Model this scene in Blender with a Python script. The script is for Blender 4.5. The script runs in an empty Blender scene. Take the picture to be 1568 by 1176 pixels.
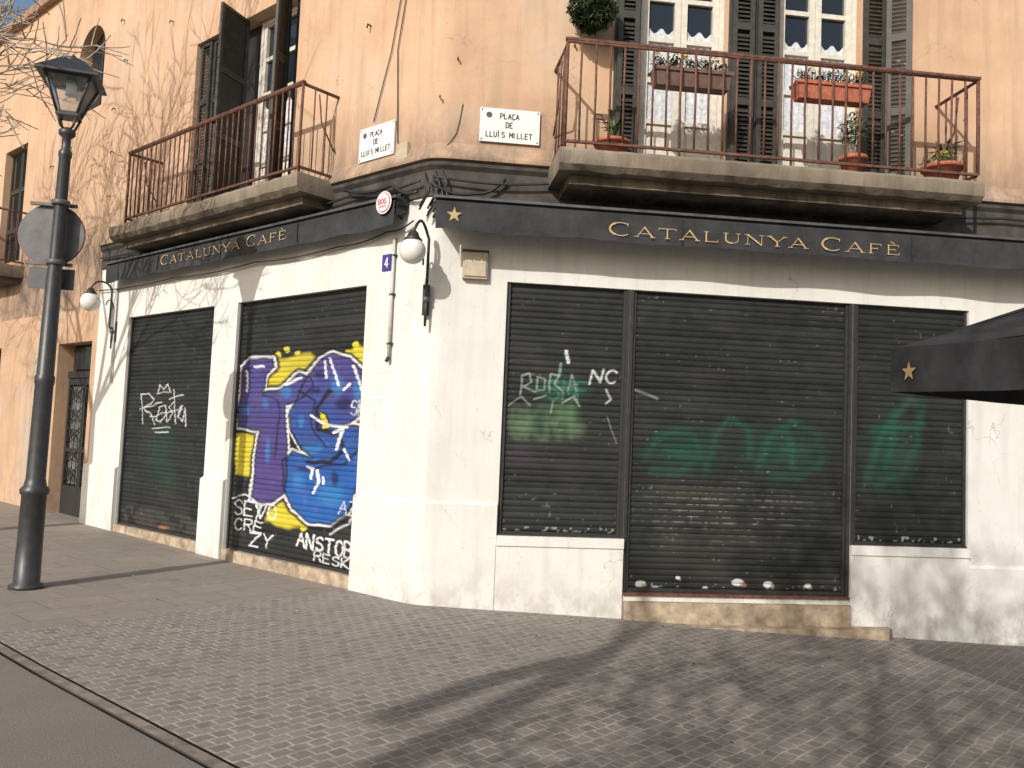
import bpy, bmesh, math, random
import numpy as np
from mathutils import Vector, Matrix
random.seed(7); rng=np.random.default_rng(5)
scene=bpy.context.scene

# ------------------------------------------------------------------ frames
class Frame:
    def __init__(s,o,d,n): s.o=Vector(o); s.d=Vector(d); s.n=Vector(n)
    def pt(s,u,off,z): 
        p=s.o+s.d*u+s.n*off; return Vector((p.x,p.y,s.o.z+z))
P0=(-.851,8.155,0)
tl,tr=.85874,1.45416
L=Frame(P0,(-math.sin(tl),math.cos(tl),0),(-math.cos(tl),-math.sin(tl),0))
R=Frame(P0,(math.sin(tr),math.cos(tr),0),(math.cos(tr),-math.sin(tr),0))

# ------------------------------------------------------------------ materials
def nn(nt,t,**k):
    n=nt.nodes.new(t)
    for a,b in k.items(): setattr(n,a,b)
    return n
def base_mat(name):
    m=bpy.data.materials.new(name); m.use_nodes=True
    return m,m.node_tree,m.node_tree.nodes['Principled BSDF']
def mixc(nt,fac,a,b,mode='MIX'):
    n=nn(nt,'ShaderNodeMix',data_type='RGBA',blend_type=mode)
    for i,v in ((0,fac),(6,a),(7,b)):
        if hasattr(v,'is_linked') or hasattr(v,'links'): nt.links.new(v,n.inputs[i])
        elif i==0: n.inputs[0].default_value=v
        else: n.inputs[i].default_value=(*v[:3],1)
    return n.outputs[2]
def noise(nt,vec,scale,detail=3,rough=.6):
    n=nn(nt,'ShaderNodeTexNoise'); n.inputs['Scale'].default_value=scale
    n.inputs['Detail'].default_value=min(detail,4); n.inputs['Roughness'].default_value=rough
    nt.links.new(vec,n.inputs['Vector']); return n.outputs['Fac']
def maprange(nt,v,a,b,c=0,d=1):
    n=nn(nt,'ShaderNodeMapRange'); nt.links.new(v,n.inputs[0])
    for i,x in zip((1,2,3,4),(a,b,c,d)): n.inputs[i].default_value=x
    return n.outputs[0]
def mth(nt,op,a,b=0.0):
    n=nn(nt,'ShaderNodeMath',operation=op)
    for i,v in enumerate((a,b)):
        if hasattr(v,'links'): nt.links.new(v,n.inputs[i])
        else: n.inputs[i].default_value=v
    return n.outputs[0]
def pos(nt,scale=(1,1,1),rot=0):
    g=nn(nt,'ShaderNodeNewGeometry'); m=nn(nt,'ShaderNodeMapping')
    m.inputs['Scale'].default_value=scale; m.inputs['Rotation'].default_value=(0,0,rot)
    nt.links.new(g.outputs['Position'],m.inputs['Vector']); return m.outputs[0]
def bump(nt,b,h,strength=.3,dist=.01):
    n=nn(nt,'ShaderNodeBump'); n.inputs['Strength'].default_value=strength; n.inputs['Distance'].default_value=dist
    nt.links.new(h,n.inputs['Height']); nt.links.new(n.outputs[0],b.inputs['Normal'])
def simple(name,col,rough=.6,var=.15,scale=12,bmp=.15,metal=0,dist=.004):
    m,nt,b=base_mat(name)
    v=pos(nt); f=noise(nt,v,scale)
    lo=tuple(c*(1-var) for c in col); hi=tuple(min(1,c*(1+var)) for c in col)
    nt.links.new(mixc(nt,maprange(nt,f,.3,.7),lo,hi),b.inputs['Base Color'])
    b.inputs['Roughness'].default_value=rough; b.inputs['Metallic'].default_value=metal
    if bmp>=.2: bump(nt,b,noise(nt,v,scale*6,2),bmp,dist)
    return m
def plaster(name,col,dark,patch,grime_z=None,gcol=(.12,.09,.07),gmax=.6,low=None,bst=.25,cracks=0,stain=.38):
    m,nt,b=base_mat(name)
    v=pos(nt)
    c=mixc(nt,maprange(nt,noise(nt,v,1.1,6,.65),.38,.66),col,dark)
    c=mixc(nt,mth(nt,'MULTIPLY',maprange(nt,noise(nt,pos(nt,(1,1,.6)),.55,7,.7),.52,.60),.7),c,patch)
    st=maprange(nt,noise(nt,pos(nt,(5,5,.35)),1.6,5,.6),.48,.75,0,stain)
    c=mixc(nt,st,c,tuple(x*.55 for x in col))
    sp=maprange(nt,noise(nt,v,26,3,.6),.64,.74,0,.35)
    c=mixc(nt,sp,c,tuple(x*.5 for x in col))
    s=nn(nt,'ShaderNodeSeparateXYZ'); nt.links.new(v,s.inputs[0])
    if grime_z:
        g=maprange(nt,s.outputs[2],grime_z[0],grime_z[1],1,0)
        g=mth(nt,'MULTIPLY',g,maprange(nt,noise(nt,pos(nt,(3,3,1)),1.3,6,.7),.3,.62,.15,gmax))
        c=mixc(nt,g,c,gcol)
    if low:
        g=maprange(nt,s.outputs[2],low[0],low[1],1,0)
        g=mth(nt,'MULTIPLY',g,maprange(nt,noise(nt,pos(nt,(1,1,.7)),5,6,.7),.44,.62,0,.6))
        c=mixc(nt,g,c,(.26,.225,.19))
    h=mth(nt,'ADD',noise(nt,v,7,4,.6),mth(nt,'MULTIPLY',noise(nt,v,90,2),.25))
    if cracks:
        w=nn(nt,'ShaderNodeTexNoise'); w.inputs['Scale'].default_value=3; w.inputs['Detail'].default_value=3; nt.links.new(v,w.inputs['Vector'])
        va=nn(nt,'ShaderNodeVectorMath',operation='MULTIPLY_ADD'); nt.links.new(w.outputs['Color'],va.inputs[0]); va.inputs[1].default_value=(.7,.7,.7); nt.links.new(v,va.inputs[2])
        vo=nn(nt,'ShaderNodeTexVoronoi',feature='DISTANCE_TO_EDGE'); vo.inputs['Scale'].default_value=.9; nt.links.new(va.outputs[0],vo.inputs['Vector'])
        ck=mth(nt,'MULTIPLY',maprange(nt,vo.outputs['Distance'],.0,.006,1,0),maprange(nt,noise(nt,v,1.7,3),.48,.58,0,cracks))
        c=mixc(nt,ck,c,(.2,.17,.15))
    nt.links.new(c,b.inputs['Base Color']); b.inputs['Roughness'].default_value=.9
    bump(nt,b,h,bst,.02)
    return m
M={}
M['orange']=plaster('orange_plaster',(.595,.395,.262),(.50,.32,.205),(.53,.40,.30),(4.3,5.15),(.14,.108,.085),.9,bst=.35,cracks=.5,stain=.5)
M['orange_low']=plaster('orange_plaster_low',(.52,.335,.215),(.42,.28,.185),(.42,.36,.30),low=(0,1.6),bst=.35,stain=.5)
M['white']=plaster('white_plaster',(.645,.635,.605),(.60,.585,.55),(.67,.66,.64),low=(-.3,.5),bst=.22,cracks=.5,stain=.28)
M['band']=simple('dark_band',(.05,.043,.038),.8,.5,6,.4)  # near-black strip between awnings and upper plaster
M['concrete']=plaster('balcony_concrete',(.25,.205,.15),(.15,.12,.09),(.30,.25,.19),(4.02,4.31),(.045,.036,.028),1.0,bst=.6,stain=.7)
M['stone']=simple('step_stone',(.34,.27,.195),.85,.45,7,.4)
M['rust']=simple('rusty_iron',(.115,.05,.032),.75,.5,22,.3)
M['iron']=simple('dark_iron',(.024,.023,.023),.5,.3,20,.1)
M['lampmetal']=simple('lamp_paint',(.034,.035,.038),.42,.25,14,.2)
M['louvre']=simple('louvre_paint',(.036,.034,.028),.6,.4,14,.1)
M['whitewood']=simple('white_wood',(.58,.55,.48),.5,.14,18,.1)
M['curtain']=simple('lace_curtain',(.54,.56,.60),.9,.25,26,.5)
M['terracotta']=simple('terracotta',(.36,.11,.065),.8,.3,18,.2)
M['brownbox']=simple('brown_plastic',(.12,.07,.05),.6,.25,18,.2)
M['leaf']=simple('leaf_green',(.06,.095,.03),.6,.5,30,0)
M['leaf2']=simple('leaf_dark',(.025,.045,.018),.6,.4,30,0)
M['petal']=simple('yellow_petal',(.75,.5,.05),.6,.2,30,0)
M['canvas']=simple('black_canvas',(.027,.028,.031),.85,.4,4,.35,dist=.015)
M['gold']=simple('gold_lettering',(.44,.31,.145),.6,.2,20,0)
M['signwhite']=simple('enamel_white',(.70,.70,.69),.3,.06,15,.05)
M['signblack']=simple('enamel_black',(.03,.03,.035),.4,.1,15,0)
M['red']=simple('sign_red',(.5,.04,.04),.4,.1,15,0)
M['blue']=simple('plate_blue',(.05,.04,.22),.35,.1,15,0)
M['greyback']=simple('sign_back',(.085,.085,.09),.5,.3,8,.1,.2)
M['globe']=simple('opal_glass',(.70,.68,.64),.15,.05,10,0)
M['beige']=simple('beige_plastic',(.44,.37,.27),.5,.12,15,.05)
M['bark']=simple('plane_bark',(.36,.30,.235),.9,.4,9,.1,dist=.02)
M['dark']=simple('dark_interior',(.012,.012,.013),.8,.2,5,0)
M['doorglass']=simple('door_frosted_glass',(.16,.165,.16),.35,.4,6,0)
M['pipe']=simple('pipe_paint',(.48,.47,.44),.6,.2,15,.1)
M['whitepaint']=simple('spray_white',(.90,.91,.94),.8,.04,40,0)
M['rooftile']=simple('roof_tile',(.30,.18,.12),.85,.3,6,.5)
M['yellowish']=simple('pole_sign_paint',(.07,.07,.075),.5,.2,12,.1)
m,nt,b=base_mat('window_glass'); b.inputs['Base Color'].default_value=(.015,.02,.028,1); b.inputs['Roughness'].default_value=.06; M['glass']=m
m,nt,b=base_mat('lantern_glass'); b.inputs['Base Color'].default_value=(.65,.70,.74,1); b.inputs['Roughness'].default_value=.12
b.inputs['Transmission Weight'].default_value=.92; b.inputs['IOR'].default_value=1.05; M['lglass']=m
m,nt,b=base_mat('shutter_paint')
a=nn(nt,'ShaderNodeAttribute',attribute_name='paint'); v=pos(nt)
c=mixc(nt,maprange(nt,noise(nt,v,3,4,.7),.45,.75,0,.12),a.outputs['Color'],(.068,.068,.064))
c=mixc(nt,maprange(nt,noise(nt,pos(nt,(4,4,60)),1,3,.6),.62,.8,0,.14),c,(.14,.138,.13))
nt.links.new(c,b.inputs['Base Color']); nt.links.new(maprange(nt,noise(nt,v,9),.3,.7,.42,.68),b.inputs['Roughness'])
b.inputs['Specular IOR Level'].default_value=.3
M['shutter']=m
def brickmat(name,c1,c2,mort,bw,rh,ms,rot,off=.5,bs=.6,tint=(.2,.17,.14),wobble=.02,mask=0.0):
    m,nt,b=base_mat(name); v=pos(nt,(1,1,1),rot)
    br=nn(nt,'ShaderNodeTexBrick',offset=off)
    wob=nn(nt,'ShaderNodeTexNoise'); wob.inputs['Scale'].default_value=4; wob.inputs['Detail'].default_value=3; nt.links.new(v,wob.inputs['Vector'])
    va=nn(nt,'ShaderNodeVectorMath',operation='MULTIPLY_ADD'); nt.links.new(wob.outputs['Color'],va.inputs[0]); va.inputs[1].default_value=(wobble,wobble,0); nt.links.new(v,va.inputs[2])
    nt.links.new(va.outputs[0],br.inputs['Vector'])
    br.inputs['Color1'].default_value=(*c1,1); br.inputs['Color2'].default_value=(*c2,1); br.inputs['Mortar'].default_value=(*[(x+y)/2 for x,y in zip(c1,c2)],1)
    br.inputs['Scale'].default_value=1; br.inputs['Mortar Size'].default_value=ms; br.inputs['Mortar Smooth'].default_value=.3
    br.inputs['Brick Width'].default_value=bw; br.inputs['Row Height'].default_value=rh; br.inputs['Bias'].default_value=0
    fac=br.outputs['Fac']
    mk=mth(nt,'MULTIPLY',fac,maprange(nt,noise(nt,v,7,4,.7),.36,.6,1-mask,1))
    c=mixc(nt,mk,br.outputs['Color'],mort)
    c=mixc(nt,maprange(nt,noise(nt,v,.9,4,.7),.38,.68,0,.5),c,tint)
    c=mixc(nt,maprange(nt,noise(nt,v,40,3,.7),.4,.8,0,.55),c,tuple(x*.5 for x in c1))
    c=mixc(nt,maprange(nt,noise(nt,v,6,4,.75),.56,.72,0,.5),c,tuple(min(1,x*1.45) for x in c1))
    c=mixc(nt,maprange(nt,noise(nt,v,2.3,4,.7),.58,.72,0,.45),c,tuple(x*.5 for x in c2))
    nt.links.new(c,b.inputs['Base Color']); b.inputs['Roughness'].default_value=.8
    h=mth(nt,'SUBTRACT',mth(nt,'MULTIPLY',noise(nt,v,50,3),.5),fac)
    bump(nt,b,h,bs,.008); return m
M['paver']=brickmat('paver_blocks',(.27,.238,.205),(.165,.146,.128),(.44,.395,.34),.115,.088,.009,-tl,tint=(.22,.195,.17),wobble=.06,mask=.65)
M['slab']=brickmat('sidewalk_slabs',(.285,.245,.205),(.255,.22,.185),(.12,.10,.085),.6,.4,.006,-tl,bs=.35,tint=(.225,.195,.165))
m,nt,b=base_mat('asphalt'); v=pos(nt)
c=mixc(nt,maprange(nt,noise(nt,v,120,3,.7),.35,.7),(.135,.118,.105),(.255,.225,.20))
c=mixc(nt,maprange(nt,noise(nt,v,.8,4,.7),.4,.7,0,.5),c,(.15,.132,.118))
nt.links.new(c,b.inputs['Base Color']); b.inputs['Roughness'].default_value=.85; bump(nt,b,noise(nt,v,140,2),.5,.006); M['asphalt']=m
M['earth']=simple('ground_earth',(.16,.14,.12),.9,.2,2,.3)
M['kerb']=simple('kerb_stone',(.20,.17,.145),.8,.4,8,.3)

# ------------------------------------------------------------------ mesh builder
class MB:
    def __init__(s): s.v=[];s.f=[];s.m=[];s.sm=[];s.mats=[]
    def mi(s,k):
        if k not in s.mats: s.mats.append(k)
        return s.mats.index(k)
    def face(s,pts,mat,sm=False):
        i=len(s.v); s.v+= [tuple(p) for p in pts]; s.f.append(tuple(range(i,i+len(pts)))); s.m.append(s.mi(mat)); s.sm.append(sm)
    def faces(s,vs,fs,mat,sm=False):
        i=len(s.v); s.v+=[tuple(p) for p in vs]; k=s.mi(mat)
        for f in fs: s.f.append(tuple(i+j for j in f)); s.m.append(k); s.sm.append(sm)
    def box(s,F,u0,u1,o0,o1,z0,z1,mat):
        c=[F.pt(u,o,z) for z in (z0,z1) for o in (o0,o1) for u in (u0,u1)]
        s.faces(c,[(0,1,3,2),(4,6,7,5),(0,4,5,1),(2,3,7,6),(0,2,6,4),(1,5,7,3)],mat)
    def tube(s,pts,rad,mat,n=8,cap=True):
        pts=[Vector(p) for p in pts]
        if not hasattr(rad,'__len__'): rad=[rad]*len(pts)
        vs=[];ref=None
        for i,p in enumerate(pts):
            t=(pts[min(i+1,len(pts)-1)]-pts[max(i-1,0)])
            if t.length<1e-9: t=Vector((0,0,1))
            t.normalize()
            if ref is None:
                ref=t.orthogonal().normalized()
            ref=(ref-t*ref.dot(t)); 
            ref=ref.normalized() if ref.length>1e-6 else t.orthogonal().normalized()
            b2=t.cross(ref)
            for k in range(n):
                a=2*math.pi*k/n; vs.append(p+(ref*math.cos(a)+b2*math.sin(a))*rad[i])
        fs=[]
        for i in range(len(pts)-1):
            for k in range(n): fs.append((i*n+k,i*n+(k+1)%n,(i+1)*n+(k+1)%n,(i+1)*n+k))
        if cap: fs.append(tuple(range(n))[::-1]); fs.append(tuple((len(pts)-1)*n+k for k in range(n)))
        s.faces(vs,fs,mat,True)
    def lathe(s,c,prof,mat,n=16,sq=False,rot=0,sm=True):
        c=Vector(c); vs=[];fs=[]
        for r,z in prof:
            for k in range(n):
                a=2*math.pi*k/n+rot; vs.append(c+Vector((r*math.cos(a),r*math.sin(a),z)))
        for i in range(len(prof)-1):
            for k in range(n): fs.append((i*n+k,i*n+(k+1)%n,(i+1)*n+(k+1)%n,(i+1)*n+k))
        s.faces(vs,fs,mat,sm)
    def sphere(s,c,r,mat,n=20,sz=1):
        s.lathe(c,[(max(1e-4,r*math.sin(math.pi*i/12)),-r*sz*math.cos(math.pi*i/12)) for i in range(13)],mat,n)
    def lean(s,k,z0):
        s.v=[(x+k*(z-z0),y,z) for x,y,z in s.v]
    def obj(s,name,parent=None,fixn=True):
        me=bpy.data.meshes.new(name); me.from_pydata(s.v,[],s.f)
        for k in s.mats: me.materials.append(M[k])
        me.polygons.foreach_set('material_index',s.m); me.polygons.foreach_set('use_smooth',s.sm); me.update()
        if fixn:
            bm=bmesh.new(); bm.from_mesh(me); bmesh.ops.recalc_face_normals(bm,faces=bm.faces); bm.to_mesh(me); bm.free()
        o=bpy.data.objects.new(name,me); scene.collection.objects.link(o)
        if parent: o.parent=parent
        return o
def empty(name):
    e=bpy.data.objects.new(name,None); scene.collection.objects.link(e); e.empty_display_size=.3; return e
def wall(mb,F,u0,u1,z0,z1,holes,depth,mat,off=0,rmat=None):
    us=sorted({u0,u1,*[h[0] for h in holes],*[h[1] for h in holes]}); zs=sorted({z0,z1,*[h[2] for h in holes],*[h[3] for h in holes]})
    for i in range(len(us)-1):
        for j in range(len(zs)-1):
            cu=(us[i]+us[i+1])/2; cz=(zs[j]+zs[j+1])/2
            if any(h[0]<cu<h[1] and h[2]<cz<h[3] for h in holes): continue
            mb.face([F.pt(us[i],off,zs[j]),F.pt(us[i+1],off,zs[j]),F.pt(us[i+1],off,zs[j+1]),F.pt(us[i],off,zs[j+1])],mat)
    for a,b_,c,d in holes:
        P=lambda u,o,z:F.pt(u,o,z); r=rmat or mat
        for q in ([(a,c),(a,d)],[(b_,c),(b_,d)],[(a,d),(b_,d)],[(a,c),(b_,c)]):
            (x1,y1),(x2,y2)=q
            mb.face([P(x1,off,y1),P(x2,off,y2),P(x2,off-depth,y2),P(x1,off-depth,y1)],r)
def chain(off,c=.13,n=6):
    p1=L.pt(c,off,0); p2=R.pt(c,off,0); q=Vector(P0)+(L.n+R.n)*(off/(1+L.n.dot(R.n)))
    out=[]
    for i in range(n+1):
        t=i/n; out.append(p1*(1-t)**2+q*2*t*(1-t)+p2*t*t)
    return out
def sweep(mb,prof,uL,uR,mat,c=.13,sm=False):
    rows=[]
    for off,z in prof:
        pts=[L.pt(uL,off,0)]+chain(off,c)+[R.pt(uR,off,0)]
        rows.append([Vector((p.x,p.y,z)) for p in pts])
    n=len(rows[0])
    vs=[p for r in rows for p in r]; fs=[]
    for i in range(len(rows)-1):
        for k in range(n-1): fs.append((i*n+k,i*n+k+1,(i+1)*n+k+1,(i+1)*n+k))
    mb.faces(vs,fs,mat,sm)

# ------------------------------------------------------------------ ground
def g(x): 
    if x<-9: return .12
    if x<-3: return .02*(-3-x)
    if x<-.85: return 0
    if x<8: return -.05*(x+.85)
    return -.05*8.85
def clipx(poly,x,keep):
    out=[]
    for i in range(len(poly)):
        a=poly[i];b_=poly[(i+1)%len(poly)]
        ia=(a[0]-x)*keep>=0; ib=(b_[0]-x)*keep>=0
        if ia: out.append(a)
        if ia!=ib:
            t=(x-a[0])/(b_[0]-a[0]); out.append((x,a[1]+t*(b_[1]-a[1])))
    return out
def sheet(name,poly,dz,mat):
    mb=MB(); xs=[-1e4,-9,-3,-.85,8,1e4]
    for i in range(5):
        p=clipx(clipx(poly,xs[i],1),xs[i+1],-1) if poly else []
        if len(p)>=3: mb.face([(a,b_,g(a)+dz) for a,b_ in p],mat)
    return mb.obj(name)
def lq(u0,u1,o0,o1): return [tuple(L.pt(u,o,0)[:2]) for u,o in ((u0,o0),(u1,o0),(u1,o1),(u0,o1))]
sheet('ground',[(-400,-400),(400,-400),(400,400),(-400,400)],-.06,'earth')
sheet('pavement',lq(1.0,45,-.3,3.3),.0,'slab')
sheet('brick_paving',lq(-45,1.0,-45,3.3),.0,'paver')
sheet('kerb',lq(-45,45,3.31,3.38),-.006,'kerb')
sheet('road',lq(-45,45,3.395,11),-.018,'asphalt')
lf=MB(); r_=random.Random(3)
for i in range(260):
    u=r_.uniform(-5,8); o=r_.uniform(.02,4.5)**1; o=o*o/4.5 if i%2 else o
    p=(R if i%3 else L).pt(abs(u),o,0); s_=r_.uniform(.006,.022); a=r_.uniform(0,6.28); z=g(p.x)+.003
    ca,sa=math.cos(a)*s_,math.sin(a)*s_
    lf.face([(p.x-ca,p.y-sa,z),(p.x+sa*.6,p.y-ca*.6,z+s_*.3),(p.x+ca,p.y+sa,z+s_*.15),(p.x-sa*.6,p.y+ca*.6,z)],('stone','rust','bark')[i%3])
lf.obj('leaf_litter')

# ------------------------------------------------------------------ building
bld=empty('corner_building')
SH_T=3.15
w=MB()
wall(w,L,.13,7.35,-.7,3.95,[(.94,3.41,.12,SH_T),(3.96,6.33,.14,SH_T)],.22,'white')
wall(w,R,.13,13,-.9,3.95,[(.77,2.02,.67,SH_T),(2.02,4.38,.12,SH_T),(4.38,5.67,.67,SH_T)],.22,'white')
for z0,z1 in ((-.7,3.95),):
    ch=chain(0); w.faces([Vector((p.x,p.y,z)) for z in (z0,z1) for p in ch],[(i,i+1,len(ch)+i+1,len(ch)+i) for i in range(len(ch)-1)],'white',True)
def plinth(F,u0,u1,z0,z1,off=.035,mat='white'):
    w.box(F,u0,u1,0.0005,off,z0,z1-.03,mat)
    c=[F.pt(u0,0,z1-.03),F.pt(u1,0,z1-.03),F.pt(u1,off,z1-.03),F.pt(u0,off,z1-.03),F.pt(u0,0,z1),F.pt(u1,0,z1)]
    w.faces(c,[(3,2,5,4),(0,3,4),(1,5,2)],mat)
plinth(L,3.415,3.955,-.5,.98,.05); plinth(L,6.335,7.40,-.5,.98,.05)
plinth(R,5.67,13,-.8,.50,.03)
sweep(w,[(.035,-.7),(.035,.955),(0.0,.985)],.939,.76,'white',.13)
w.face([R.pt(.76,0,-.7),R.pt(.76,.035,-.7),R.pt(.76,.035,.955),R.pt(.76,0,.985)],'white')
w.face([L.pt(.939,0,-.7),L.pt(.939,.035,-.7),L.pt(.939,.035,.955),L.pt(.939,0,.985)],'white')
for a,b_ in ((.763,2.02),(4.38,5.67)):
    w.box(R,a,b_,.0005,.028,-.8,.575,'white'); w.box(R,a,b_,.0005,.045,.577,.672,'white')
w.box(L,.945,3.405,-.2,.02,-.4,.135,'stone'); w.box(L,3.965,6.325,-.2,.02,-.4,.15,'stone')
w.box(R,2.03,4.37,-.2,-.01,-.6,.125,'stone'); w.box(R,2.03,4.37,-.2,.03,.128,.15,'rust')
w.box(R,2.04,4.37,-.01,.06,-.6,.07,'stone')
w.obj('ground_floor_walls',bld)
st=MB()
def rstep(u0,u1,o,z0,z1):
    pts=[R.pt(u0,.0,0),R.pt(u1,.0,0),R.pt(u1,o*.6,0),R.pt(u1-.08,o,0),R.pt(u0+.02,o,0)]
    n=len(pts); vs=[Vector((p.x,p.y,z)) for z in (z0,z1) for p in pts]
    st.faces(vs,[tuple(range(n)),tuple(range(n,2*n))]+[(i,(i+1)%n,n+(i+1)%n,n+i) for i in range(n)],'stone')
rstep(2.04,4.78,.20,-.6,-.135)
st.obj('door_step',bld)
bd=MB()
sweep(bd,[(0,3.95),(0.015,3.96),(.015,4.22),(.05,4.26),(.05,4.31)],7.35,13,'band')
bd.obj('fascia_band',bld)
up=MB()
sweep(up,[(.05,4.31),(.085,4.315),(.085,4.345),(.05,4.40),(.0,4.50)],7.35,13,'orange',sm=False)
wall(up,R,.13,13,4.5,9.1,[(2.03,2.95,4.5,6.75),(3.51,4.42,4.5,6.75)],.22,'orange')
wall(up,L,.13,7.35,4.5,9.1,[(2.45,4.86,4.5,6.85)],.24,'orange')
ch=chain(0); up.faces([Vector((p.x,p.y,z)) for z in (4.5,9.1) for p in ch],[(i,i+1,len(ch)+i+1,len(ch)+i) for i in range(len(ch)-1)],'orange',True)
wall(up,L,7.35,20,3.4,9.1,[(7.85,8.85,6.7,8.15),(10.9,12.0,4.5,6.7)],.24,'orange')
wall(up,L,7.35,20,-.6,3.4,[(7.52,8.80,.05,2.86),(11.4,12.6,.9,2.9)],.3,'orange_low')
cu,cz,rr=8.35,7.65,.5
for sgn in (-1,1):
    arc_=[(cu+sgn*rr*math.cos(a),cz+rr*math.sin(a)) for a in np.linspace(0,math.pi/2,9)]
    for i in range(8):
        a,b_=arc_[i],arc_[i+1]
        up.face([L.pt(a[0],0,a[1]),L.pt(b_[0],0,b_[1]),L.pt(b_[0],0,8.15),L.pt(a[0],0,8.15)],'orange')
        up.face([L.pt(a[0],0,a[1]),L.pt(b_[0],0,b_[1]),L.pt(b_[0],-.22,b_[1]),L.pt(a[0],-.22,a[1])],'orange')
A_,B_=L.pt(20,0,0),R.pt(13,0,0); C_=Vector((B_.x-1,B_.y+14,0)); D_=Vector((A_.x+6,A_.y+8,0))
for p,q in ((B_,C_),(C_,D_),(D_,A_)):
    up.face([(p.x,p.y,-.8),(q.x,q.y,-.8),(q.x,q.y,9.1),(p.x,p.y,9.1)],'orange')
up.obj('upper_walls',bld)
rf=MB()
ov=.12
pts=[L.pt(20,ov,0)]+chain(ov)+[R.pt(13,ov,0),C_,D_]
n=len(pts); vs=[Vector((p.x,p.y,z)) for z in (9.1,9.25) for p in pts]
rf.faces(vs,[tuple(range(n)),tuple(range(n,2*n))]+[(i,(i+1)%n,n+(i+1)%n,n+i) for i in range(n)],'rooftile')
rf.obj('roof',bld)

def louvre(mb,F,u0,u1,o,z0,z1,mat='louvre',th=.035,stile=.05):
    mb.box(F,u0,u0+stile,o,o+th,z0,z1,mat); mb.box(F,u1-stile,u1,o,o+th,z0,z1,mat)
    nr=3; rails=[z0+(z1-z0)*k/nr for k in range(nr+1)]
    for k,z in enumerate(rails):
        a=max(z0,z-.04); b_=min(z1,z+.04); mb.box(F,u0+stile+.001,u1-stile-.001,o,o+th,a,b_,mat)
    for k in range(nr):
        z=rails[k]+.06
        while z<rails[k+1]-.06:
            c=[F.pt(u0+stile,o+.004,z+.03),F.pt(u1-stile,o+.004,z+.03),F.pt(u1-stile,o+th-.004,z-.01),F.pt(u0+stile,o+th-.004,z-.01)]
            mb.face(c,mat); mb.face([c[3],c[2],c[2]+Vector((0,0,.007)),c[3]+Vector((0,0,.007))],mat); z+=.045
def door(mb,F,u0,u1,z0,z1,o,curt_z):
    m_='whitewood'; mid=(u0+u1)/2
    mb.box(F,u0,u0+.05,o-.05,o+.02,z0,z1,m_); mb.box(F,u1-.05,u1,o-.05,o+.02,z0,z1,m_); mb.box(F,u0+.051,u1-.051,o-.05,o+.02,z1-.06,z1,m_)
    for a,b_ in ((u0+.052,mid-.002),(mid+.002,u1-.052)):
        mb.box(F,a,a+.065,o-.04,o+.01,z0,z1-.06,m_); mb.box(F,b_-.065,b_,o-.04,o+.01,z0,z1-.06,m_)
        zs=[z0,z0+.62]+[z0+.62+(z1-.06-z0-.62)*k/4 for k in range(1,5)]
        for k,z in enumerate(zs):
            mb.box(F,a+.066,b_-.066,o-.035,o+.005,max(z0,z-.025),z+.025,m_)
        mb.box(F,a+.066,b_-.066,o-.03,o-.02,z0+.03,z0+.59,m_); mb.box(F,a+.1,b_-.1,o-.02,o-.008,z0+.1,z0+.52,m_)
        n=14; vs=[]
        for j,z in enumerate((z0+.62,curt_z)):
            for i in range(n+1):
                t=i/n; vs.append(F.pt(a+.066+(b_-a-.132)*t,o-.026+.004*math.sin(t*22+j),z+(.03*math.cos(t*12) if j else 0)))
        mb.faces(vs,[(i,i+1,n+2+i,n+1+i) for i in range(n)],'curtain',True)
        mb.face([F.pt(a+.066,o-.031,z0+.62),F.pt(b_-.066,o-.031,z0+.62),F.pt(b_-.066,o-.031,z1-.06),F.pt(a+.066,o-.031,z1-.06)],'glass')
dr=MB()
door(dr,R,2.03,2.95,4.32,6.75,-.12,5.92); door(dr,R,3.51,4.42,4.32,6.75,-.12,5.92)
dr.obj('french_doors',bld)
lv=MB()
louvre(lv,R,1.76,2.02,.015,4.36,6.74); louvre(lv,R,1.78,2.0,.056,4.36,6.74)
louvre(lv,R,2.96,3.22,.015,4.36,6.74); louvre(lv,R,2.98,3.215,.056,4.36,6.74); louvre(lv,R,3.24,3.5,.015,4.36,6.74); louvre(lv,R,3.25,3.48,.056,4.36,6.74)
louvre(lv,R,4.43,4.68,.015,4.36,6.74)
q=R.pt(4.44,.02,0); Fd=Frame(q,(R.d*.85+R.n*.52),(R.n*.85-R.d*.52)); louvre(lv,Fd,.22,.46,-.05,4.36,6.74)
louvre(lv,L,4.25,4.52,-.10,4.36,6.83); louvre(lv,L,4.53,4.80,-.07,4.36,6.83)
q=L.pt(3.62,-.05,0); Fd=Frame(q,(L.n*.94-L.d*.34).normalized(),(L.d*.94+L.n*.34).normalized()); louvre(lv,Fd,0,.52,0,4.36,6.83)
q=L.pt(2.62,.0,0); Fd=Frame(q,(L.n*.9-L.d*.44).normalized(),(L.d*.9+L.n*.44).normalized()); louvre(lv,Fd,0,.30,0,4.36,6.83)
lv.obj('louvred_shutters',bld)
wd=MB()
door(wd,L,2.66,3.55,4.32,6.84,-.2,5.7)
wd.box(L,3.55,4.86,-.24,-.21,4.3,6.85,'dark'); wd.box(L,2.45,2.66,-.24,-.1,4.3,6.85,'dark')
wd.box(L,7.85,8.85,-.22,-.2,6.7,8.15,'glass'); wd.box(L,8.32,8.38,-.2,-.17,6.7,8.13,'iron'); wd.box(L,7.86,8.31,-.2,-.175,7.3,7.35,'iron')
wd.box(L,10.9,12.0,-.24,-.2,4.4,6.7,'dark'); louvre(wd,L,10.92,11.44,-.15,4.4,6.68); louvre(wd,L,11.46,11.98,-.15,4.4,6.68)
wd.box(L,11.4,12.6,-.3,-.25,.9,2.9,'dark')
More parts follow.
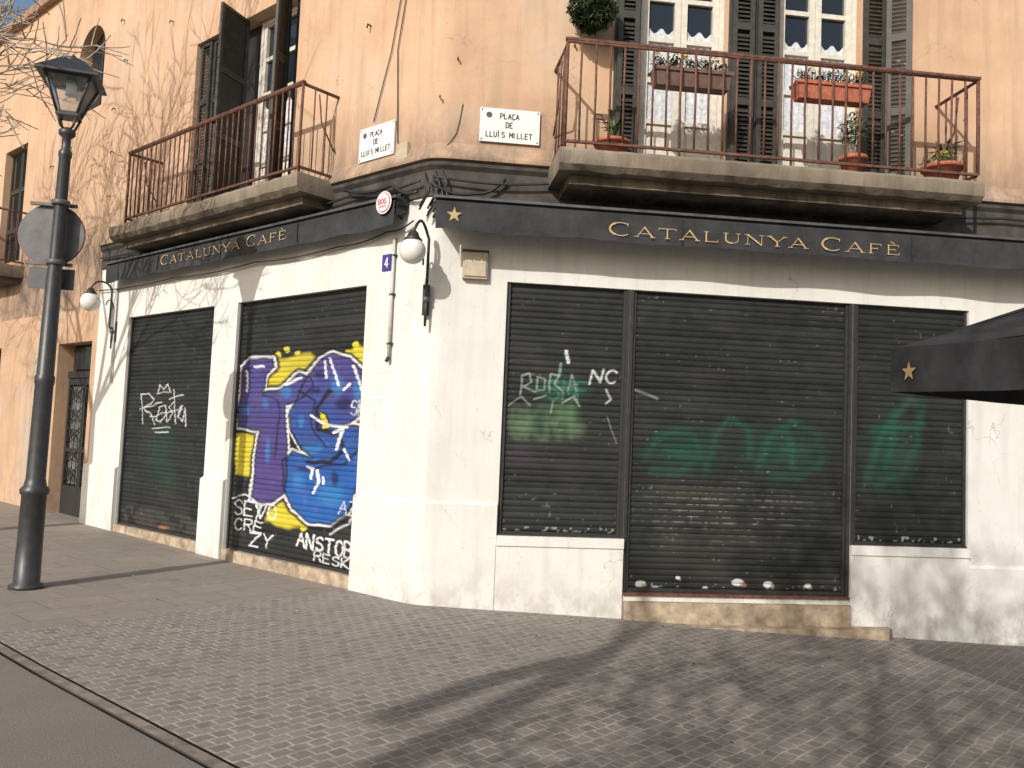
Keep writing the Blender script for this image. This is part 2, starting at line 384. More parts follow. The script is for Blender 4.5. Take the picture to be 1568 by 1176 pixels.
wd.obj('windows',bld)
ed=MB()
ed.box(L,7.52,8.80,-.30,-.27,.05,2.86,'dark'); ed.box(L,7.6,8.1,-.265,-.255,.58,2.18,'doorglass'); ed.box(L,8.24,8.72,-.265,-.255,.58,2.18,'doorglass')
for a,b_ in ((7.53,8.16),(8.17,8.79)):
    ed.box(L,a,a+.06,-.25,-.2,.08,2.3,'iron'); ed.box(L,b_-.06,b_,-.25,-.2,.08,2.3,'iron')
    ed.box(L,a+.061,b_-.061,-.25,-.2,.08,.55,'iron'); ed.box(L,a+.061,b_-.061,-.25,-.2,2.2,2.3,'iron'); ed.box(L,a+.061,b_-.061,-.25,-.2,1.1,1.16,'iron')
    for k in range(3):
        x=a+.16+k*.155; ed.tube([L.pt(x,-.22,.5),L.pt(x,-.22,2.25)],.009,'iron',5)
    for k in range(5):
        z=.62+k*.32; ed.tube([L.pt(a+.06,-.21,z),L.pt(b_-.06,-.21,z+.25)],.012,'iron',5); ed.tube([L.pt(b_-.06,-.21,z),L.pt(a+.06,-.21,z+.25)],.012,'iron',5)
        ed.tube([L.pt((a+b_)/2+.09*math.cos(t*.7),-.205,z+.125+.09*math.sin(t*.7)) for t in range(10)],.01,'iron',5)
ed.box(L,7.53,8.79,-.25,-.18,2.31,2.42,'iron'); ed.box(L,7.52,8.8,-.25,.06,-.3,.06,'stone')
ed.box(L,7.6,8.7,-.25,-.22,2.45,2.83,'glass')
ed.box(L,8.9,9.1,.0,.08,1.25,1.55,'iron')
ed.obj('entrance_door',bld)

def balcony(name,F,u0,u1,d,slab,rail,step,ru0,ru1,seed):
    mb=MB(); z0,z1=slab
    n=40
    rs=random.Random(seed)
    rows=[]
    for i in range(n+1):
        u=u0+(u1-u0)*i/n; j=lambda a:rs.uniform(-a,a)
        rows.append([F.pt(u,0,z1),F.pt(u,d+j(.008),z1+j(.005)),F.pt(u,d+.02+j(.010),z1-.03),F.pt(u,d+.015+j(.010),z0+.05),F.pt(u,d-.04+j(.008),z0+j(.008)),F.pt(u,0,z0+.0)])
    vs=[p for r in rows for p in r]; fs=[]
    for i in range(n):
        for k in range(5): fs.append((i*6+k,i*6+k+1,(i+1)*6+k+1,(i+1)*6+k))
    fs.append(tuple(range(6))); fs.append(tuple(n*6+k for k in range(6)))
    mb.faces(vs,fs,'concrete')
    mb.box(F,u0+.12,u1-.12,.002,d-.16,z0-.09,z0-.002,'concrete')
    mb.obj(name+'_slab',bld)
    r=MB(); zt=rail; zb=z1+.07; dr=d-.03
    r.tube([F.pt(ru0,0,zt),F.pt(ru0,dr,zt),F.pt(ru1,dr,zt),F.pt(ru1,0,zt)],[.02]*4,'rust',6)
    r.box(F,ru0-.02,ru1+.02,dr-.022,dr+.022,zt+.005,zt+.03,'rust')
    r.box(F,ru0,ru1,dr-.015,dr+.015,zb-.012,zb+.012,'rust')
    r.box(F,ru0-.015,ru0+.015,0,dr-.016,zb-.012,zb+.012,'rust'); r.box(F,ru1-.015,ru1+.015,0,dr-.016,zb-.012,zb+.012,'rust')
    k=int((ru1-ru0)/step)
    for i in range(k+1):
        u=ru0+(ru1-ru0)*i/k; rad=.018 if i in (0,k) else .0105
        r.tube([F.pt(u,dr,z1 if i%8==0 else zb),F.pt(u+rs.uniform(-.006,.006),dr+rs.uniform(-.005,.005),(zb+zt)/2),F.pt(u,dr,zt)],rad,'rust',6)
    for uu in (ru0,ru1):
        kk=max(2,int(dr/step))
        for i in range(1,kk):
            r.tube([F.pt(uu,dr*i/kk,zb),F.pt(uu,dr*i/kk,zt)],.0095,'rust',6)
        r.tube([F.pt(uu,.02,z1+.35),F.pt(uu,dr*.45,z1+.62),F.pt(uu,dr*.55,zt-.05)],.009,'rust',6)
    r.obj(name+'_railing',bld)
balcony('balcony_right',R,1.13,5.32,.70,(4.10,4.30),5.32,.135,1.17,5.28,1)
balcony('balcony_left',L,1.56,6.0,.50,(4.14,4.34),5.32,.125,1.60,5.62,2)
balcony('balcony_far',L,10.6,13.4,.5,(4.13,4.34),5.32,.14,10.65,13.35,3)

# ------------------------------------------------------------------ roller shutters with graffiti
def homog(src,dst):
    A=[];
    for (x,y),(u,v) in zip(src,dst):
        A.append([x,y,1,0,0,0,-u*x,-u*y]);A.append([0,0,0,x,y,1,-v*x,-v*y])
    h=np.linalg.solve(np.array(A,float),np.array(dst,float).ravel()); return np.append(h,1).reshape(3,3)
def vnoise(X,Y,s,seed):
    r=np.random.default_rng(seed); N=64; G=r.random((N,N))
    x=X/s; y=Y/s; xi=np.floor(x).astype(int); yi=np.floor(y).astype(int); fx=x-xi; fy=y-yi
    fx=fx*fx*(3-2*fx); fy=fy*fy*(3-2*fy)
    a=G[xi%N,yi%N];b_=G[(xi+1)%N,yi%N];c=G[xi%N,(yi+1)%N];d=G[(xi+1)%N,(yi+1)%N]
    return a*(1-fx)*(1-fy)+b_*fx*(1-fy)+c*(1-fx)*fy+d*fx*fy
class Paint:
    def __init__(s,U,Z,H,seed,base=(.0195,.0215,.0215)):
        w_=H[2,0]*U+H[2,1]*Z+H[2,2]; s.X=(H[0,0]*U+H[0,1]*Z+H[0,2])/w_; s.Y=(H[1,0]*U+H[1,1]*Z+H[1,2])/w_
        s.U=U;s.Z=Z; s.C=np.ones(U.shape+(3,))*np.array(base)
        s.n1=vnoise(U,Z,.25,seed)*.6+vnoise(U,Z,.07,seed+1)*.4
        s.n2=vnoise(U,Z,.03,seed+2); s.n3=vnoise(U,Z*3,.5,seed+3)
        sl=vnoise(U*.15,np.floor(Z/.06)*.37,.2,seed+5)
        s.C*= ((0.65+.5*s.n1)*(.7+.6*sl))[...,None]
        s.X=s.X+(vnoise(U,Z,.18,seed+6)-.5)*5; s.Y=s.Y+(vnoise(U,Z,.16,seed+7)-.5)*5
    def put(s,a,col):
        a=np.clip(a,0,1)[...,None]; s.C=s.C*(1-a)+np.array(col)*a
    def dist(s,pts):
        D=np.full(s.X.shape,1e9)
        for (x1,y1),(x2,y2) in zip(pts[:-1],pts[1:]):
            dx,dy=x2-x1,y2-y1; l=dx*dx+dy*dy+1e-9
            t=np.clip(((s.X-x1)*dx+(s.Y-y1)*dy)/l,0,1); D=np.minimum(D,np.hypot(s.X-x1-t*dx,s.Y-y1-t*dy))
        return D
    def stroke(s,pts,wd_,col,al=1,soft=1.0,br=0):
        a=np.clip((wd_/2+soft/2-s.dist(pts))/soft,0,1)*al
        if br: a=a*np.clip(1-br+br*1.6*s.n1,0,1)
        s.put(a,col)
    def inside(s,pts):
        c=np.zeros(s.X.shape,bool); n=len(pts)
        for i in range(n):
            x1,y1=pts[i];x2,y2=pts[(i+1)%n]
            if y1==y2: continue
            k=((y1>s.Y)!=(y2>s.Y))&(s.X<(x2-x1)*(s.Y-y1)/(y2-y1)+x1); c^=k
        return c
    def poly(s,pts,col,al=1,soft=None):
        a=s.inside(pts).astype(float)
        if soft: 
            D=s.dist(pts+[pts[0]]); a=np.where(a>0,np.clip(.5+D/soft,0,1),np.clip(.5-D/soft,0,1))
        s.put(a*al,col)
    def blob(s,x,y,rx,ry,col,al=1,soft=.3):
        r=np.hypot((s.X-x)/rx,(s.Y-y)/ry)+(s.n1-.5)*.5; s.put(np.clip((1-r)/soft,0,1)*al,col)
    def text(s,txt,x,y,wd_,ht,sw,col,al=1,slant=0,rise=0,soft=1.0,gap=.25,br=0):
        for i,chh in enumerate(txt):
            for stq in FONT.get(chh,[]):
                pts=[(x+(i*(1+gap)+px+slant*py)*wd_, y-py*ht+rise*(i*(1+gap)+px)*wd_) for px,py in stq]
                s.stroke(pts,sw,col,al,soft,br)
def arc(cx,cy,rx,ry,a0,a1,n=8): return [(cx+rx*math.cos(math.radians(a0+(a1-a0)*i/n)),cy+ry*math.sin(math.radians(a0+(a1-a0)*i/n))) for i in range(n+1)]
FONT={'A':[[(0,0),(.5,1),(1,0)],[(.2,.38),(.8,.38)]],'B':[[(0,0),(0,1),(.6,1),(.85,.85),(.85,.65),(.6,.52),(0,.52)],[(.6,.52),(.95,.38),(.95,.15),(.65,0),(0,0)]],
'C':[arc(.5,.5,.5,.5,45,315,10)],'D':[[(0,0),(0,1),(.5,1),(.9,.75),(.9,.25),(.5,0),(0,0)]],'E':[[(.85,1),(0,1),(0,0),(.85,0)],[(0,.52),(.7,.52)]],
'F':[[(.85,1),(0,1),(0,0)],[(0,.52),(.7,.52)]],'G':[arc(.5,.5,.5,.5,45,340,10)+[(.97,.45),(.55,.45)]],'I':[[(.5,0),(.5,1)]],'K':[[(0,0),(0,1)],[(.9,1),(0,.45),(.9,0)]],
'L':[[(0,1),(0,0),(.8,0)]],'M':[[(0,0),(0,1),(.5,.35),(1,1),(1,0)]],'N':[[(0,0),(0,1),(.9,0),(.9,1)]],'O':[arc(.5,.5,.5,.5,0,360,12)],
'P':[[(0,0),(0,1),(.6,1),(.9,.85),(.9,.62),(.6,.48),(0,.48)]],'R':[[(0,0),(0,1),(.6,1),(.9,.85),(.9,.62),(.6,.48),(0,.48)],[(.45,.48),(.95,0)]],
'S':[arc(.5,.74,.42,.26,30,230,7)+arc(.5,.26,.45,.26,70,-150,7)],'T':[[(0,1),(1,1)],[(.5,1),(.5,0)]],'U':[[(0,1),(0,.35)]+arc(.45,.35,.45,.35,180,360,6)+[(.9,1)]],
'V':[[(0,1),(.5,0),(1,1)]],'Y':[[(0,1),(.5,.5),(1,1)],[(.5,.5),(.5,0)]],'Z':[[(0,1),(.9,1),(0,0),(.9,0)]],'0':[arc(.45,.5,.42,.5,0,360,12)],
'2':[arc(.45,.72,.4,.28,160,-30,6)+[(0,0),(.9,0)]],'4':[[(.7,0),(.7,1),(0,.3),(1,.3)]],
'c':[arc(.5,.5,.5,.5,45,315,10),[(.5,0),(.55,-.12),(.4,-.2)]],'e':[[(.85,1),(0,1),(0,0),(.85,0)],[(0,.52),(.7,.52)],[(.3,1.3),(.55,1.12)]],'i':[[(.5,0),(.5,1)],[(.45,1.12),(.75,1.3)]]}
def roller(name,F,u0,u1,z0,z1,off,H,fn,seed):
    pitch=.06; nu=int((u1-u0)/.0115)+1; nz=int((z1-z0)/(pitch/8))+1
    us=np.linspace(u0,u1,nu); zs=z0+np.arange(nz)*pitch/8; zs=zs[zs<=z1+.001]; nz=len(zs)
    U,Z=np.meshgrid(us,zs)
    P=Paint(U,Z,H,seed); fn(P)
    ph=((Z-z0)/pitch)%1
    prof=.011*np.sqrt(np.clip(1-((ph-.55)/.5)**2,0,1)); prof=np.where(ph<.07,-.004,prof)
    P.C*=np.where(ph<.1,.55,1)[...,None]
    wav=.006*(vnoise(U,Z,.6,seed+9)-.5)+.003*(vnoise(U*.3,np.floor(Z/pitch)*.31,.2,seed+10)-.5)
    O=off+prof+wav
    X=F.o.x+F.d.x*U+F.n.x*O; Y=F.o.y+F.d.y*U+F.n.y*O
    co=np.stack([X,Y,Z],-1).reshape(-1,3)
    i,j=np.meshgrid(np.arange(nz-1),np.arange(nu-1),indexing='ij'); a=(i*nu+j).ravel()
    quads=np.stack([a,a+1,a+nu+1,a+nu],1)
    me=bpy.data.meshes.new(name); me.vertices.add(len(co)); me.vertices.foreach_set('co',co.ravel().astype(np.float32))
    nq=len(quads); me.loops.add(nq*4); me.loops.foreach_set('vertex_index',quads.ravel().astype(np.int32))
    me.polygons.add(nq); me.polygons.foreach_set('loop_start',(np.arange(nq)*4).astype(np.int32))
    me.update(calc_edges=True); me.validate()
    ca=me.color_attributes.new('paint','FLOAT_COLOR','POINT')
    col=np.concatenate([P.C.reshape(-1,3),np.ones((len(co),1))],1); ca.data.foreach_set('color',col.ravel().astype(np.float32))
    me.polygons.foreach_set('use_smooth',np.ones(nq,bool)); me.materials.append(M['shutter'])
    o=bpy.data.objects.new(name,me); scene.collection.objects.link(o); o.parent=bld
    mb=MB(); mb.box(F,u0,u1,off-.01,off+.02,z0-.035,z0,'iron')
    mb.box(F,u0-.002,u0+.03,off-.02,off+.035,z0-.035,z1,'iron'); mb.box(F,u1-.03,u1+.002,off-.02,off+.035,z0-.035,z1,'iron')
    mb.obj(name+'_guides',bld)
WH=(.66,.67,.70);BK=(.010,.010,.015);YE=(.58,.49,.04);PU=(.070,.050,.185);BL=(.022,.065,.25);CY=(.035,.19,.46);NV=(.014,.016,.07)
def wear(P):
    P.put(np.clip((P.n2-.9)*12,0,1)*.35*(P.n1>.5),(.30,.31,.29))
    P.put(np.clip((P.n3-.7)*5,0,1)*.15,(.07,.058,.048))
def art_main(P):
    for poly in ([(392,588),(405,560),(430,548),(470,540),(478,552),(455,575),(440,600),(405,610)],[(355,668),(392,662),(388,735),(356,728)],[(398,800),(405,772),(425,765),(450,785),(470,800),(440,812)],[(515,545),(545,527),(562,535),(556,560),(530,560)]):
        P.poly(poly,YE,.92,6)
    for x,y,r in ((433,533,6),(420,544,7),(448,541,5),(540,527,6),(556,540,7),(527,540,6),(408,795,8),(458,808,7)): P.blob(x,y,r,r*1.1,YE,.95)
    T=[(366,562),(376,549),(411,549),(412,563),(400,578),(396,600),(424,596),(452,573),(470,578),(474,592),(455,610),(430,622),(432,700),(430,758),(408,772),(380,768),(384,715),(390,662),(358,656),(360,612)]
    S=[(452,600),(466,572),(484,552),(505,541),(530,547),(547,568),(555,595),(552,632),(530,652),(505,656),(545,656),(560,672),(560,705),(548,748),(528,785),(498,806),(468,802),(440,782),(427,745),(426,708),(440,692),(470,702),(456,690),(440,662),(438,630)]
    for sh in (S,T): P.stroke(sh+[sh[0]],17,BK,.9,3)
    for sh in (S,T): P.stroke(sh+[sh[0]],9,WH,.95,2)
    P.poly(S,BL); P.poly(T,PU)
    ins=P.inside(S).astype(float)*(~P.inside(T)); inT=P.inside(T).astype(float)
    tt=np.clip((P.Y-560)/230,0,1)+(P.n1-.5)*.5
    P.put(ins*np.clip(1.1-tt*2.2,0,1)*.85,PU); P.put(ins*np.clip(tt*1.8-.7,0,1)*.75,(.018,.11,.38))
    P.put(inT*np.clip(.45-abs(tt-.2)*2,0,1)*.8,BL); P.put(inT*(P.n1>.62)*.3,(.09,.07,.24))
    P.put(ins*np.clip((P.n1-.6)*6,0,1)*.35,(.09,.12,.34))
    for x,y,rx,ry in ((430,600,12,14),(372,630,6,10),(400,620,7,12),(403,690,5,26),(510,590,12,20),(540,600,8,20),(470,690,20,8),(500,760,26,22),(450,740,14,18),(455,648,6,12)): P.blob(x,y,rx,ry,CY,.65,.6)
    for x,y,rx,ry in ((520,620,18,12),(540,760,8,25),(485,575,14,10),(460,720,18,6),(475,600,12,8),(505,735,8,14)): P.blob(x,y,rx,ry,NV,.85,.6)
    for sh in (S,T): P.stroke(sh+[sh[0]],3,BK,.8,2)
    P.stroke([(500,600),(478,628),(482,660),(512,668),(520,690),(498,712),(462,708)],6,BK,.9,2)
    P.stroke([(436,635),(438,660),(455,690)],3,BK,.9,2)
    P.stroke([(400,580),(398,606),(420,612),(420,640),(416,700)],3,BK,.7,2); P.stroke([(450,600),(475,615),(470,650),(490,690)],3,BK,.8,2); P.stroke([(470,720),(520,712),(545,690)],4,BK,.8,2)
    P.poly([(483,632),(494,636),(500,658),(488,660)],YE); P.stroke([(483,632),(494,636),(500,658),(488,660),(483,632)],2.5,BK,.9)
    P.stroke([(470,640),(492,652),(525,658)],4,WH,.9); P.stroke([(505,664),(518,660),(508,690)],5,WH,.95)
    for a in ([(463,716),(472,718),(470,734)],[(478,722),(480,742),(474,758)],[(486,735),(487,745)],[(492,556),(494,580)],[(500,552),(508,575),(512,590)],[(520,600),(530,590)],[(384,560),(396,562)],[(372,570),(370,600)],[(535,560),(545,585),(548,610)],[(430,590),(455,580)],[(520,690),(528,705)]):
        P.stroke(a,4,WH,.95)
    P.stroke([(556,700),(546,752),(524,792),(498,812),(470,812)],5,BK,.85,2)
    P.stroke([(562,700),(552,760),(528,802),(498,820)],3,WH,.7,2)
    P.text('SEVO',352,790,13,22,2.4,WH,.9,.2,.12); P.text('CREW',352,812,12,16,2.0,WH,.85,.2,.15); P.text('ZY',375,838,15,20,2.4,WH,.9,.2,.1); P.stroke([(350,765),(372,760),(392,775),(384,800)],2.2,WH,.8)
    P.text('ANSTOB',448,838,11.5,22,3.0,WH,.92,.1,.24)
    P.text('RESK',474,860,11,14,2.2,WH,.8,.1,.25); P.text('SK',530,640,9,22,2.2,WH,.75,.1,.0); P.text('AZ',512,790,12,20,2.2,WH,.6,.2,.1)
    wear(P)
def art_l2(P):
    P.blob(236,690,34,62,(.02,.055,.04),.5,.9); P.blob(250,735,24,30,(.02,.06,.04),.35,.9)
    W2=(.55,.56,.56)
    for s_ in ([(213,652),(210,606),(222,602),(229,612),(215,626),(232,650)],[(244,622),(236,626),(233,642),(240,648),(246,638),(245,622),(250,648)],[(259,618),(252,624),(258,634),(252,646)],[(259,598),(263,650)],[(252,612),(272,606)],[(270,622),(266,640),(271,646),(274,626),(276,652)],[(234,602),(238,590),(244,598),(250,589),(254,601),(234,603)],[(226,657),(254,655)],[(230,664),(250,662)],[(205,628),(240,618)],[(222,640),(270,628)]):
        P.stroke(s_,1.7,W2,.85)
    P.put((P.Z<.45)*np.clip((P.n1-.45)*3,0,.35),(.09,.08,.07)); P.blob(243,808,10,5,(.35,.13,.05),.8,.6); wear(P)
def art_r1(P):
    G1=(.018,.11,.065);LT=(.36,.42,.39)
    P.blob(835,648,68,36,(.04,.095,.055),.7,.9); P.blob(797,652,24,26,(.12,.18,.095),.65,.8); P.blob(868,640,28,36,(.08,.165,.08),.65,.8); P.blob(885,660,18,22,(.12,.19,.10),.55,.8)
    P.text('GKRI',780,672,22,48,6,(.13,.19,.10),.45,.05,-.02,9,br=.9); P.blob(860,592,56,22,G1,.6,.9)
    for s_ in ([(798,602),(800,574),(812,570),(814,584),(802,590),(820,600)],[(824,576),(822,598),(834,598),(836,580),(824,576)],[(842,600),(844,572),(856,576),(850,588),(862,600)],[(868,598),(874,572),(882,598)],[(870,590),(882,588)],[(846,614),(842,632)],[(860,618),(878,606),(886,622)],[(818,612),(836,606)]):
        P.stroke(s_,2.4,LT,.75,2,br=.7)
    P.text('NC',905,586,18,20,3.0,(.58,.61,.60),.9,.2,0,1.5)
    P.text('SMF',838,612,18,30,3,(.08,.28,.20),.5,.1,0,3,br=.8); P.stroke([(868,536),(869,556)],5,(.62,.64,.63),.85); P.stroke([(858,556),(856,574)],4,(.2,.45,.36),.6)
    P.stroke([(930,596),(936,612),(928,618)],3,(.5,.5,.5),.7)
    P.stroke([(930,640),(945,680)],2,LT,.4); P.stroke([(780,622),(800,606),(812,622)],2,LT,.5,2)
    P.blob(800,695,26,16,(.05,.028,.06),.5,.8); wear(P)
    P.put((P.Z<.76)*(P.n2>.74)*.5,(.36,.38,.36))
def art_r2(P):
    G=(.014,.058,.040);G2=(.016,.095,.058)
    P.blob(1050,690,78,50,G,.7,1.0); P.blob(1195,690,95,54,G,.65,1.0)
    for s_ in ([(990,700),(1010,665),(1060,660),(1075,700),(1040,725),(1000,722)],[(1085,720),(1100,660),(1120,640),(1150,655),(1150,700)],[(1165,720),(1180,670),(1215,645),(1255,660),(1262,705),(1225,735),(1185,730)],[(1200,690),(1240,690)],[(1020,690),(1060,695)],[(1210,660),(1220,720)]): P.stroke(s_,7,G2,.6,12,.9)
    P.stroke([(962,582),(966,600)],4,(.5,.53,.5),.6); P.stroke([(970,596),(1008,610)],3,(.35,.38,.37),.5,3)
    dust=np.clip(1-np.hypot((P.X-1120)/170,(P.Y-790)/70),0,1)*np.clip((P.n1-.25)*1.8,0,1)
    P.put(dust*.16,(.11,.105,.09)); ph=((P.Z-.19)/.06)%1
    P.put(dust*(ph>.8)*(P.n2>.45)*.7,(.36,.34,.28))
    P.put(np.clip((P.n3-.6)*3,0,1)*(P.Z<1.2)*.12,(.09,.06,.04))
    P.put((P.X>1195)*(P.X<1305)*(P.Y<520)*np.clip((P.n1-.6)*6,0,1)*(ph>.75)*.4,(.20,.10,.06))
    for x,y,r in ((981,897,7),(1005,905,5),(1130,897,9),(1178,899,6),(1297,880,5),(1298,905,7),(955,892,4),(1040,890,3),(1240,903,4),(1080,906,4)):
        P.blob(x,y,r*1.3,r*.8,(.6,.63,.62),.9,.2); P.blob(x+r,y+3,r*.7,r*.6,(.30,.15,.09),.7,.3)
    wear(P); P.put((P.Z<.24)*(P.n2>.8)*.4,(.35,.35,.31))
def art_r3(P):
    P.blob(1370,690,52,88,(.014,.06,.040),.65,1.0)
    for s_ in ([(1330,740),(1345,690),(1370,640),(1400,612),(1418,620),(1410,680),(1385,730),(1345,745)],[(1340,660),(1420,650)],[(1360,720),(1375,650)]): P.stroke(s_,8,(.016,.10,.06),.6,12,.9)
    wear(P); P.put((P.Z<.77)*(P.n2>.72)*.5,(.45,.47,.45))
HL1=homog([(.91,3.15),(3.42,3.15),(3.40,.14),(.96,.15)],[(567,435),(363,461),(343,840),(535,880)])
HL2=homog([(3.92,3.15),(6.34,3.15),(6.33,.15),(4.0,.15)],[(331,470),(197,487),(175,802),(301,828)])
HR=homog([(.76,3.15),(.77,.67),(5.67,3.15),(5.67,.67)],[(776,432),(760,820),(1485,474),(1485,843)])
roller('roller_shutter_graffiti',L,.95,3.40,.17,3.16,-.07,HL1,art_main,1)
roller('roller_shutter_side',L,3.97,6.32,.19,3.16,-.07,HL2,art_l2,2)
roller('roller_shutter_window',R,.78,1.985,.71,3.16,-.06,HR,art_r1,3)
roller('roller_shutter_door',R,2.06,4.345,.19,3.16,-.07,HR,art_r2,4)
roller('roller_shutter_window_b',R,4.42,5.66,.71,3.16,-.06,HR,art_r3,5)
mu=MB()
for u in (2.02,4.38): mu.box(R,u-.035,u+.035,-.09,-.005,.13,3.15,'iron')
mu.box(R,.78,1.98,-.10,-.0,.672,.69,'iron'); mu.box(R,4.42,5.66,-.10,0,.672,.69,'iron')
mu.obj('shutter_mullions',bld)

# ------------------------------------------------------------------ ribbons / lettering
def ribbons(mb,F,strokes,off,mat,flip=1,u_=0,z_=0):
    k=0
    for pts,wd_ in strokes:
        for i in range(len(pts)-1):
            a=Vector((pts[i][0],pts[i][1]));b_=Vector((pts[i+1][0],pts[i+1][1])); t=(b_-a)
            if t.length<1e-6: continue
            t.normalize(); nrm=Vector((-t.y,t.x))*wd_/2; e=t*wd_*.18
            o=off+.00015*(k%14); k+=1
            q=[a-e+nrm,b_+e+nrm,b_+e-nrm,a-e-nrm]
            mb.face([F.pt(u_+flip*p.x,o,z_+p.y) for p in q],mat)
def textstrokes(txt,x,z,wd_,ht,sw,gap=.25,slant=0,rise=0):
    out=[];
    for i,c in enumerate(txt):
        for s_ in FONT.get(c,[]): out.append(([(x+(i*(1+gap)+p*(.4 if c in 'Ii' else 1)+slant*q_)*wd_,z+q_*ht+rise*i) for p,q_ in s_],sw))
    return out
def serif(txt,x,z,h,total):
    tk,tn=.15,.065
    def sf(cx,y): return ([(cx-.13,y),(cx+.13,y)],.05)
    G={'A':([([(.06,0),(.46,1)],tn),([(.44,1),(.86,0)],tk),([(.2,.34),(.72,.34)],tn),sf(.06,.02),sf(.86,.02)],1.0),
    'T':([([(.0,.97),(.9,.97)],tn),([(.45,.97),(.45,0)],tk),([(.02,1),(.02,.78)],.05),([(.88,1),(.88,.78)],.05),sf(.45,.02)],.98),
    'L':([([(.15,1),(.15,0)],tk),([(.1,.03),(.75,.03)],tn),([(.73,0),(.75,.24)],.05),sf(.15,.98)],.85),
    'U':([([(.15,1),(.15,.35)]+arc(.47,.35,.32,.33,180,270,4),tk),(arc(.47,.35,.32,.33,270,360,4)+[(.79,1)],tn),sf(.15,.98),sf(.79,.98)],1.02),
    'N':([([(.12,0),(.12,1)],tn),([(.1,1),(.84,0)],tk),([(.84,0),(.84,1)],tn),sf(.12,.02),sf(.84,.98),sf(.08,.98)],1.05),
    'Y':([([(.04,1),(.44,.45)],tk),([(.84,1),(.46,.45)],tn),([(.45,.5),(.45,0)],tk),sf(.04,.98),sf(.84,.98),sf(.45,.02)],.95),
    'C':([(arc(.48,.5,.42,.5,50,120,5),tn),(arc(.48,.5,.42,.5,120,240,7),tk),(arc(.48,.5,.42,.5,240,312,5),tn),([(.76,.98),(.76,.72)],.05)],.95),
    'F':([([(.15,1),(.15,0)],tk),([(.1,.97),(.7,.97)],tn),([(.15,.52),(.5,.52)],tn),([(.69,1),(.69,.76)],.05),([(.5,.62),(.5,.42)],.05),sf(.15,.02)],.8),
    'e':([([(.15,1),(.15,0)],tk),([(.1,.97),(.7,.97)],tn),([(.15,.52),(.5,.52)],tn),([(.1,.03),(.74,.03)],tn),([(.69,1),(.69,.76)],.05),([(.73,0),(.73,.24)],.05),([(.5,.62),(.5,.42)],.05),([(.25,1.32),(.46,1.12)],.09)],.85)}
    cx=0;first=True;items=[]
    for c in txt:
        if c==' ': cx+=.55; first=True; continue
        s_=1.28 if first else 1.0; first=False
        for pts,wd_ in G[c][0]: items.append(([(cx+p*s_*1.12,q_*s_) for p,q_ in pts],wd_*s_))
        cx+=G[c][1]*s_*1.12+.16
    k=total/(cx-.16)
    return [([(x+p*k,z+q_*h) for p,q_ in pts],wd_*h) for pts,wd_ in items]
def star(mb,F,u,z,r,off,mat='gold'):
    c=F.pt(u,off,z)
    pts=[F.pt(u+(r if i%2==0 else r*.4)*math.sin(i*math.pi/5),off,z+(r if i%2==0 else r*.4)*math.cos(i*math.pi/5)) for i in range(10)]
    for i in range(10): mb.face([c,pts[i],pts[(i+1)%10]],mat)

# ------------------------------------------------------------------ awnings
def awning(name,F,u0,u1,d,zb,zt,txt,tu,tz,th,tot,flip,staru=None,seed=0):
    e=empty(name); mb=MB(); rs=random.Random(seed); n=120
    wob=[rs.uniform(-1,1) for _ in range(n+2)]
    prof=lambda u,i:[F.pt(u,.02,zt+.14),F.pt(u,d*.45,zt+.12+.008*wob[i]),F.pt(u,d-.02,zt+.03),F.pt(u,d,zt),F.pt(u,d+.006*math.sin(i*.45)+.003*wob[i],(zt+zb)/2),F.pt(u,d+.012*math.sin(i*.35+1)+.003*wob[i],zb+.007*math.sin(i*.4+seed)+.003*wob[i])]
    rows=[prof(u0+(u1-u0)*i/n,i) for i in range(n+1)]
    vs=[p for r in rows for p in r]; fs=[]
    for i in range(n):
        for k in range(5): fs.append((i*6+k,i*6+k+1,(i+1)*6+k+1,(i+1)*6+k))
    mb.faces(vs,fs,'canvas')
    mb.box(F,u0,u1,.03,d-.03,zt-.06,zt-.01,'iron')
    mb.box(F,u0-.03,u1,d-.05,d+.02,zt+.035,zt+.06,'greyback')
    for k in range(5):
        uu=u0+.1+(u1-u0-.2)*k/4; mb.tube([F.pt(uu,.01,zt-.12),F.pt(uu,d-.04,zt-.035)],.012,'iron',6)
    for uu in (u0,u1): mb.face([F.pt(uu,.02,zt+.14),F.pt(uu,d-.02,zt+.03),F.pt(uu,d-.02,zb+.1),F.pt(uu,.02,zt-.06)],'canvas')
    for k in range(1,4):
        uu=u0+(u1-u0)*k/4; mb.box(F,uu-.004,uu+.004,d+.008,d+.017,zb+.02,zt,'iron')
    mb.obj('canopy',e)
    t=MB(); ribbons(t,F,[([(p,q_) for p,q_ in pts],w_) for pts,w_ in serif(txt,0,0,th,tot)],d+.017,'gold',flip,tu,tz)
    if staru is not None: star(t,F,staru,(zb+zt)/2+.01,.075,d+.017)
    t.obj('lettering',e)
    return e
awning('awning',R,.03,9.5,.40,3.53,3.79,'CATALUNYA CAFe',1.67,3.585,.098,2.98,1,.2,1)
awning('awning',L,.33,6.75,.20,3.66,3.90,'CATALUNYA CAFe',5.05,3.75,.10,2.92,-1,None,2)

